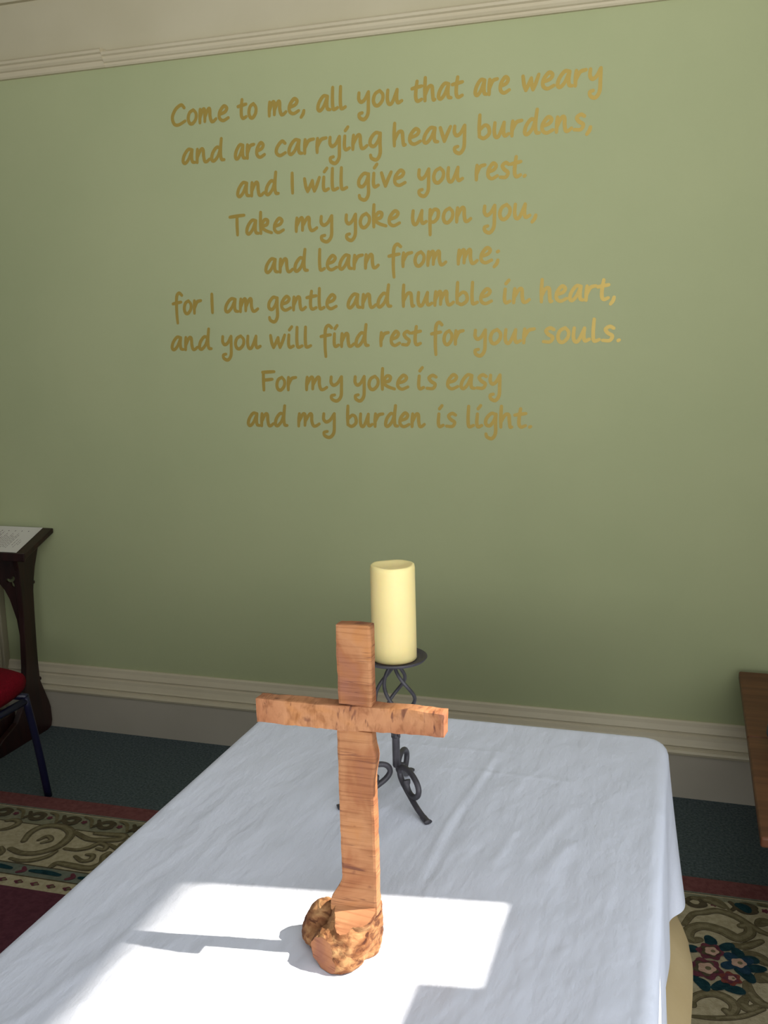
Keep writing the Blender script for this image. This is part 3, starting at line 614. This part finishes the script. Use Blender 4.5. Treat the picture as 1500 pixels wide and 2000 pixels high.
lump((-0.3555, 1.026, B+0.036), (0.012, 0.024, 0.050))
lump((-0.367, 1.044, B+0.040), (0.017, 0.022, 0.055))
me = bpy.data.meshes.new('tmp'); bm.to_mesh(me); bm.free()
tmp = bpy.data.objects.new('tmp', me); col.objects.link(tmp)
rm = tmp.modifiers.new('r', 'REMESH'); rm.mode = 'VOXEL'; rm.voxel_size = 0.0022
sm = tmp.modifiers.new('s', 'SMOOTH'); sm.iterations = 4
dg = bpy.context.evaluated_depsgraph_get(); ev = tmp.evaluated_get(dg)
bm = bmesh.new(); bm.from_mesh(ev.to_mesh()); ev.to_mesh_clear()
bpy.data.objects.remove(tmp)
bm.normal_update()
new = []
for v in bm.verts:
    p = v.co; q = Vector((p.x*1.0+p.z*0.8, p.y, p.z*1.5-p.x*0.9))
    d = 0.0026*noise.noise(p*38)+0.0012*noise.noise(q*110+Vector((5, 2, 1)))+0.0007*noise.noise(q*260)
    new.append(p+v.normal*d)
for v, p in zip(bm.verts, new): v.co = p
def cut(co, no, mi):
    g = bmesh.ops.bisect_plane(bm, geom=bm.verts[:]+bm.edges[:]+bm.faces[:], plane_co=co, plane_no=no, clear_outer=True)
    ed = [x for x in g['geom_cut'] if isinstance(x, bmesh.types.BMEdge)]
    r = bmesh.ops.triangle_fill(bm, use_beauty=True, edges=ed)
    for x in r['geom']:
        if isinstance(x, bmesh.types.BMFace): x.material_index = mi
cut(Vector((-0.400, 0.976, B+0.02)), Vector((-0.42, -0.9, 0.10)).normalized(), 1)      # flat sawn root end
cut(Vector((-0.365, 1.006, B+0.062)), Vector((-0.06, -0.52, 0.86)).normalized(), 1)      # sloping cut below the shaft
for v in bm.verts:
    if v.co.z < B: v.co.z = B
bmesh.ops.dissolve_degenerate(bm, dist=1e-6, edges=bm.edges[:])
bmesh.ops.recalc_face_normals(bm, faces=bm.faces[:])
for f in bm.faces: f.smooth = (f.material_index == 0)
obj('root_base', bm, [M_bark, M_sawend], cr)['label'] = 'gnarled bark-covered root with a flat sawn end'

# ------------------------------------------------------------------ candlestick and candle
CX, CY = -0.441, 1.420
cs = empty('candlestick', (CX, CY, CT)); tag(cs, 'black wrought iron candlestick with twisted cage stem and three scrolled feet', 'candlestick')
PZ = 0.980
bm = bmesh.new(); lathe(bm, [(0, PZ-0.003), (0.044, PZ-0.003), (0.050, PZ-0.001), (0.0535, PZ+0.0035), (0.0522, PZ+0.0045), (0.047, PZ+0.0012), (0.043, PZ), (0, PZ)], CX, CY); obj('drip_plate', bm, M_iron, cs, True)
z1, z0 = PZ-0.003, 0.846
for k in range(4):
    bm = bmesh.new(); pts = []
    for i in range(41):
        s = i/40; a = R(100)+k*math.pi/2+s*math.pi*1.05
        rr = 0.0045+0.0275*math.sin(math.pi*max(0.0, min(1.0, (s-0.05)/0.90)))**1.05
        pts.append((CX+rr*math.cos(a), CY+rr*math.sin(a), z1+(z0-z1)*s))
    tube(bm, pts, 0.0030, 8); obj('cage_wire', bm, M_iron, cs, True)
bm = bmesh.new(); lathe(bm, [(0, 0.849), (0.0062, 0.849), (0.0066, 0.846), (0.0062, 0.843), (0.0062, CT+0.058), (0.005, CT+0.055), (0, CT+0.055)], CX, CY, 20); obj('stem', bm, M_iron, cs, True)
LEGP = [(0.102, 0.0035), (0.090, 0.0045), (0.066, 0.012), (0.040, 0.025), (0.021, 0.036), (0.0120, 0.046), (0.0125, 0.055), (0.020, 0.062), (0.034, 0.0645), (0.052, 0.062), (0.067, 0.054), (0.073, 0.044), (0.069, 0.033), (0.057, 0.026), (0.044, 0.027), (0.036, 0.034), (0.034, 0.046)]
for a in (R(-45), R(93), R(217)):
    bm = bmesh.new(); P = catmull([(CX+r*math.cos(a), CY+r*math.sin(a), CT+z) for r, z in LEGP], 6)
    n = len(P); fl = [(1, 1)]*n
    fl = [((0.75, 1.5) if i < 3 else (0.85, 1.2) if i < 8 else (0.7, 1.35) if i > n-5 else (1, 1)) for i in range(n)]
    tube(bm, P, 0.0047, 10, fl); obj('leg', bm, M_iron, cs, True)
bm = bmesh.new()
cz0 = PZ+0.0002; ch = 1.1345
lathe(bm, [(0, cz0), (0.0345, cz0), (0.0360, cz0+0.002), (0.0358, cz0+0.06), (0.0353, ch-0.006), (0.0345, ch-0.0015), (0.0328, ch), (0.0300, ch-0.0004), (0.026, ch-0.002), (0.018, ch-0.0045), (0.008, ch-0.0055), (0, ch-0.0055)], CX+0.0005, CY, 64)
for v in bm.verts:
    if v.co.z > ch-0.012:
        a = math.atan2(v.co.y-CY, v.co.x-CX); v.co.z += 0.0006*math.sin(a*2+0.6)+0.0003*math.sin(a*5)
cn = obj('pillar_candle', bm, M_wax, None, True); tag(cn, 'thick ivory pillar candle standing on the iron candlestick plate', 'candle')

# ------------------------------------------------------------------ prayer desk with papers
pd = empty('prayer_desk', (-2.6, 2.95, 0)); tag(pd, 'dark wooden prayer desk with sloping top and pierced arched brackets by the wall', 'desk')
SIDE = [(2.752, 0.0), (2.750, 0.045), (2.775, 0.062), (2.86, 0.095), (2.915, 0.16), (2.935, 0.29), (2.948, 0.48), (2.945, 0.66), (2.935, 0.715),
        (3.083, 0.772), (3.070, 0.735), (3.052, 0.69), (3.038, 0.655), (3.026, 0.61), (3.018, 0.57), (3.013, 0.47), (3.009, 0.35), (3.008, 0.285), (3.010, 0.215), (3.030, 0.165), (3.052, 0.112), (3.060, 0.085), (3.062, 0.03), (3.054, 0.008), (3.03, 0.0)]
for x0 in (-2.394, -2.885):
    bm = bmesh.new(); prism(bm, SIDE, 'x', x0, x0+0.024); s_ = bevel(obj('side_standard', bm, M_dark, pd), 0.003)
    for (y, z) in ((3.015, 0.598), (3.003, 0.216)):
        bm = bmesh.new(); xx = x0
        g = bmesh.ops.create_uvsphere(bm, u_segments=14, v_segments=8, radius=0.010)
        bmesh.ops.translate(bm, vec=(x0+0.012, y+0.011, z), verts=g['verts']); bmesh.ops.scale(bm, vec=(1.3, 1, 1), space=Matrix.Translation((-x0-0.012, -y, -z)), verts=g['verts'])
        obj('peg', bm, M_dark, s_, True)
# sloping top with lip
sl_ = (0.80-0.733)/(3.092-2.915)
bm = bmesh.new(); prism(bm, [(2.912, 0.731), (3.090, 0.731+sl_*0.178), (3.090, 0.731+sl_*0.178-0.019), (2.912, 0.712)], 'x', -2.985, -2.312); bevel(obj('desk_top', bm, M_dark, pd), 0.004)
bm = bmesh.new(); prism(bm, [(2.906, 0.738), (2.916, 0.738), (2.916, 0.706), (2.906, 0.706)], 'x', -2.985, -2.312); bevel(obj('book_lip', bm, M_dark, pd), 0.003)
# pierced apron between the standards (outline with trefoil piercings, filled as one board)
cu = bpy.data.curves.new('apron', 'CURVE'); cu.dimensions = '2D'; cu.fill_mode = 'BOTH'; cu.extrude = 0.005
def poly(pts):
    s = cu.splines.new('POLY'); s.points.add(len(pts)-1); s.use_cyclic_u = True
    for i, p in enumerate(pts): s.points[i].co = (p[0], p[1], 0, 1)
half = [(-2.394, 0.715), (-2.394, 0.30), (-2.403, 0.302), (-2.409, 0.375), (-2.418, 0.463), (-2.442, 0.542), (-2.461, 0.577), (-2.482, 0.600), (-2.52, 0.625), (-2.57, 0.642)]
mx_ = -2.6275
poly(half+[(mx_, 0.648)]+[(2*mx_-x, z) for x, z in half[::-1]])
def trefoil(cx, cz, s, rot):
    pts = []
    for i in range(42):
        a = 2*math.pi*i/42; r = s*(0.70+0.38*math.cos(3*(a-rot))); pts.append((cx+r*math.cos(a), cz+r*math.sin(a)))
    poly(pts)
trefoil(-2.4275, 0.612, 0.023, R(-70)); trefoil(2*mx_+2.4275, 0.612, 0.023, R(-110))
tmp = bpy.data.objects.new('tmp', cu); col.objects.link(tmp); dg = bpy.context.evaluated_depsgraph_get()
me = bpy.data.meshes.new_from_object(tmp.evaluated_get(dg)); bpy.data.objects.remove(tmp)
bm = bmesh.new(); bm.from_mesh(me)
for v in bm.verts: v.co = Vector((v.co.x, 2.972-v.co.z, v.co.y))
bmesh.ops.recalc_face_normals(bm, faces=bm.faces[:])
obj('pierced_apron', bm, M_dark, pd)
bm = bmesh.new(); box(bm, -2.85, -2.405, 2.62, 2.90, 0.05, 0.13); bevel(obj('kneeler', bm, M_dark, pd), 0.01)
bm = bmesh.new(); box(bm, -2.84, -2.42, 2.64, 2.88, 0.0, 0.05); obj('kneeler_plinth', bm, M_dark, pd)
def desk_z(y): return 0.731+sl_*(y-2.912)
def sheet(name, x0, x1, y0, y1, dz, lines, label, rot=0.0, curl=0.0):
    bm = bmesh.new(); n = 10; c = Vector(((x0+x1)/2, (y0+y1)/2))
    def P(x, y, h):
        d = Vector((x, y))-c; d.rotate(Matrix.Rotation(rot, 2)); q = c+d
        return (q.x, q.y, desk_z(q.y)+dz+h+curl*((x-x0)/(x1-x0))**2*0.004)
    for s, h in ((0, 0.0), (1, 0.0004)):
        g = [[bm.verts.new(P(x0+(x1-x0)*i/n, y0+(y1-y0)*j/n, h)) for j in range(n+1)] for i in range(n+1)]
        for i in range(n):
            for j in range(n): bm.faces.new((g[i][j], g[i+1][j], g[i+1][j+1], g[i][j+1]))
    for (lx, ly0, ly1, wd) in lines:
        y = ly0
        while y < ly1:
            L_ = random.uniform(0.006, 0.013); e1 = min(y+L_, ly1)
            vs = [bm.verts.new(P(a, b, 0.0007)) for a, b in ((lx, y), (lx+wd, y), (lx+wd, e1), (lx, e1))]
            f = bm.faces.new(vs); f.material_index = 1; y = e1+0.003
    return tag(obj(name, bm, [M_paper, M_ink]), label, 'paper')
sheet('paper_sheet', -2.66, -2.357, 2.922, 3.087, 0.0006, [], 'plain paper edge showing beneath the printed page on the prayer desk')
LN = [(-2.395, 2.95, 3.0, 0.0022), (-2.408, 2.962, 3.005, 0.0022), (-2.385, 2.965, 2.99, 0.002)]
LN += [(-2.424-0.0085*k, 2.945+0.003*(k % 3), 3.03+0.012*math.sin(k*2.1), 0.0024) for k in range(9)]
LN += [(-2.505-0.008*k, 2.94, 3.05-0.01*(k % 2), 0.0026) for k in range(12)]
LN += [(-2.40-0.03*k, 3.052, 3.058, 0.004) for k in range(7)]
sheet('paper_sheet', -2.67, -2.363, 2.920, 3.083, 0.0014, LN, 'printed page of small text lying on top of the prayer desk', 0.0, 0.5)

# ------------------------------------------------------------------ red chair
ch_ = empty('stacking_chair', (-2.2, 2.32, 0)); tag(ch_, 'red upholstered chair with navy metal legs before the prayer desk', 'chair')
SX0, SX1, SY0, SY1 = -2.45, -2.003, 2.10, 2.55
bm = bmesh.new()
n = 14; gt = []; gb = []
def seatpt(i, j, top):
    u_, v_ = -1+2*i/n, -1+2*j/n
    k = 0.86                                     # squircle outline with rounded corners
    px = u_*math.sqrt(1-0.26*v_*v_); py = v_*math.sqrt(1-0.26*u_*u_)
    x = (SX0+SX1)/2+px*(SX1-SX0)/2; y = (SY0+SY1)/2+py*(SY1-SY0)/2
    ed = max(abs(u_), abs(v_)); 
    if top: return (x-px*0.010, y-py*0.010, 0.455-0.012*ed**6-0.004*max(0, u_)**2)
    return (x-px*0.014, y-py*0.014, 0.380)
gm = []
for i in range(n+1):
    gt.append([bm.verts.new(seatpt(i, j, True)) for j in range(n+1)]); gb.append([bm.verts.new(seatpt(i, j, False)) for j in range(n+1)])
def mid(a, f):
    t_, b_ = gt[a[0]][a[1]].co, gb[a[0]][a[1]].co; c = Vector(((SX0+SX1)/2, (SY0+SY1)/2, 0)); p = t_.lerp(b_, f)
    d = Vector((p.x-c.x, p.y-c.y, 0)); return p+d.normalized()*(0.011*math.sin(math.pi*f)**0.7)
for i in range(n):
    for j in range(n):
        bm.faces.new((gt[i][j], gt[i+1][j], gt[i+1][j+1], gt[i][j+1])); bm.faces.new((gb[i][j], gb[i][j+1], gb[i+1][j+1], gb[i+1][j]))
border = [(k, 0) for k in range(n)]+[(n, k) for k in range(n)]+[(k, n) for k in range(n, 0, -1)]+[(0, k) for k in range(n, 0, -1)]
rings = [[gt[a[0]][a[1]] for a in border]]+[[bm.verts.new(mid(a, f)) for a in border] for f in (0.2, 0.45, 0.75)]+[[gb[a[0]][a[1]] for a in border]]
for r0_, r1_ in zip(rings[:-1], rings[1:]):
    for k in range(len(border)):
        k2 = (k+1) % len(border); bm.faces.new((r0_[k], r1_[k], r1_[k2], r0_[k2]))
bmesh.ops.recalc_face_normals(bm, faces=bm.faces[:]); obj('seat', bm, M_red, ch_, True)
bm = bmesh.new(); nn_ = 10
def backpt(i, j, f_):
    v_ = -1+2*i/nn_; wz = j/nn_; y = (SY0+SY1)/2+v_*0.215*(1-0.10*(2*wz-1)**4); z = 0.55+0.33*wz
    ed = max(abs(v_), abs(2*wz-1)); x = -2.455-0.07*wz-0.02*(1-v_*v_)
    return (x+(0.030*(1-ed**6) if f_ else -0.012*(1-ed**6)), y, z)
ga = [[bm.verts.new(backpt(i, j, True)) for j in range(nn_+1)] for i in range(nn_+1)]; gc = [[bm.verts.new(backpt(i, j, False)) for j in range(nn_+1)] for i in range(nn_+1)]
for i in range(nn_):
    for j in range(nn_):
        bm.faces.new((ga[i][j], ga[i+1][j], ga[i+1][j+1], ga[i][j+1])); bm.faces.new((gc[i][j], gc[i][j+1], gc[i+1][j+1], gc[i+1][j]))
bmesh.ops.remove_doubles(bm, verts=bm.verts[:], dist=1e-5); bmesh.ops.recalc_face_normals(bm, faces=bm.faces[:]); obj('backrest', bm, M_red, ch_, True)
for y, lean in ((2.520, 0.024), (2.14, -0.010)):
    zf = 0.001 if y > 2.4 else TH+0.0085
    bm = bmesh.new(); tube(bm, catmull([(-2.012, y+lean, zf), (-2.020, y, 0.20), (-2.030, y-lean, 0.365)], 5), 0.0125, 12); obj('leg', bm, M_navy, ch_, True)
    bm = bmesh.new(); tube(bm, catmull([(-2.52, y+lean, zf), (-2.46, y, 0.25), (-2.425, y-lean, 0.36), (-2.46, y-lean, 0.55), (-2.53, y-lean, 0.84)], 5), 0.0125, 12); obj('leg', bm, M_navy, ch_, True)
bm = bmesh.new()
for y in (2.505, 2.15): tube(bm, [(-2.435, y, 0.358), (-2.03, y, 0.362)], 0.012, 10)
for x in (-2.03, -2.40): tube(bm, [(x, 2.15, 0.352), (x, 2.505, 0.352)], 0.012, 10)
obj('seat_frame', bm, M_navy, ch_, True)

# ------------------------------------------------------------------ low side table and blue bowl
st = empty('side_table', (0.42, 2.52, 0)); tag(st, 'low brown wooden table by the back wall carrying a blue bowl', 'table')
bm = bmesh.new(); box(bm, 0.165, 0.675, 2.535, 3.045, 0.425, 0.45); box(bm, 0.165, 0.675, 2.0, 2.533, 0.425, 0.45); bevel(obj('table_top', bm, M_table, st), 0.006, 3)
for x in (0.300, 0.600):
    for y in (2.07, 2.98):
        bm = bmesh.new(); zf = TH+0.0075 if y < 2.5 else 0.0; box(bm, x-0.022, x+0.022, y-0.022, y+0.022, zf, 0.425); obj('leg', bm, M_table, st)
for y in (2.06, 2.97):
    bm = bmesh.new(); box(bm, 0.322, 0.578, y, y+0.02, 0.36, 0.425); obj('apron', bm, M_table, st)
bm = bmesh.new(); bx, by = 0.276, 2.46
lathe(bm, [(0, 0.450), (0.045, 0.450), (0.048, 0.454), (0.064, 0.470), (0.072, 0.492), (0.070, 0.512), (0.062, 0.526), (0.059, 0.526), (0.066, 0.510), (0.067, 0.492), (0.058, 0.474), (0.04, 0.462), (0, 0.460)], bx, by, 40)
tag(obj('bowl', bm, M_blue, None, True), 'dark blue rounded bowl standing on the low brown table', 'bowl')
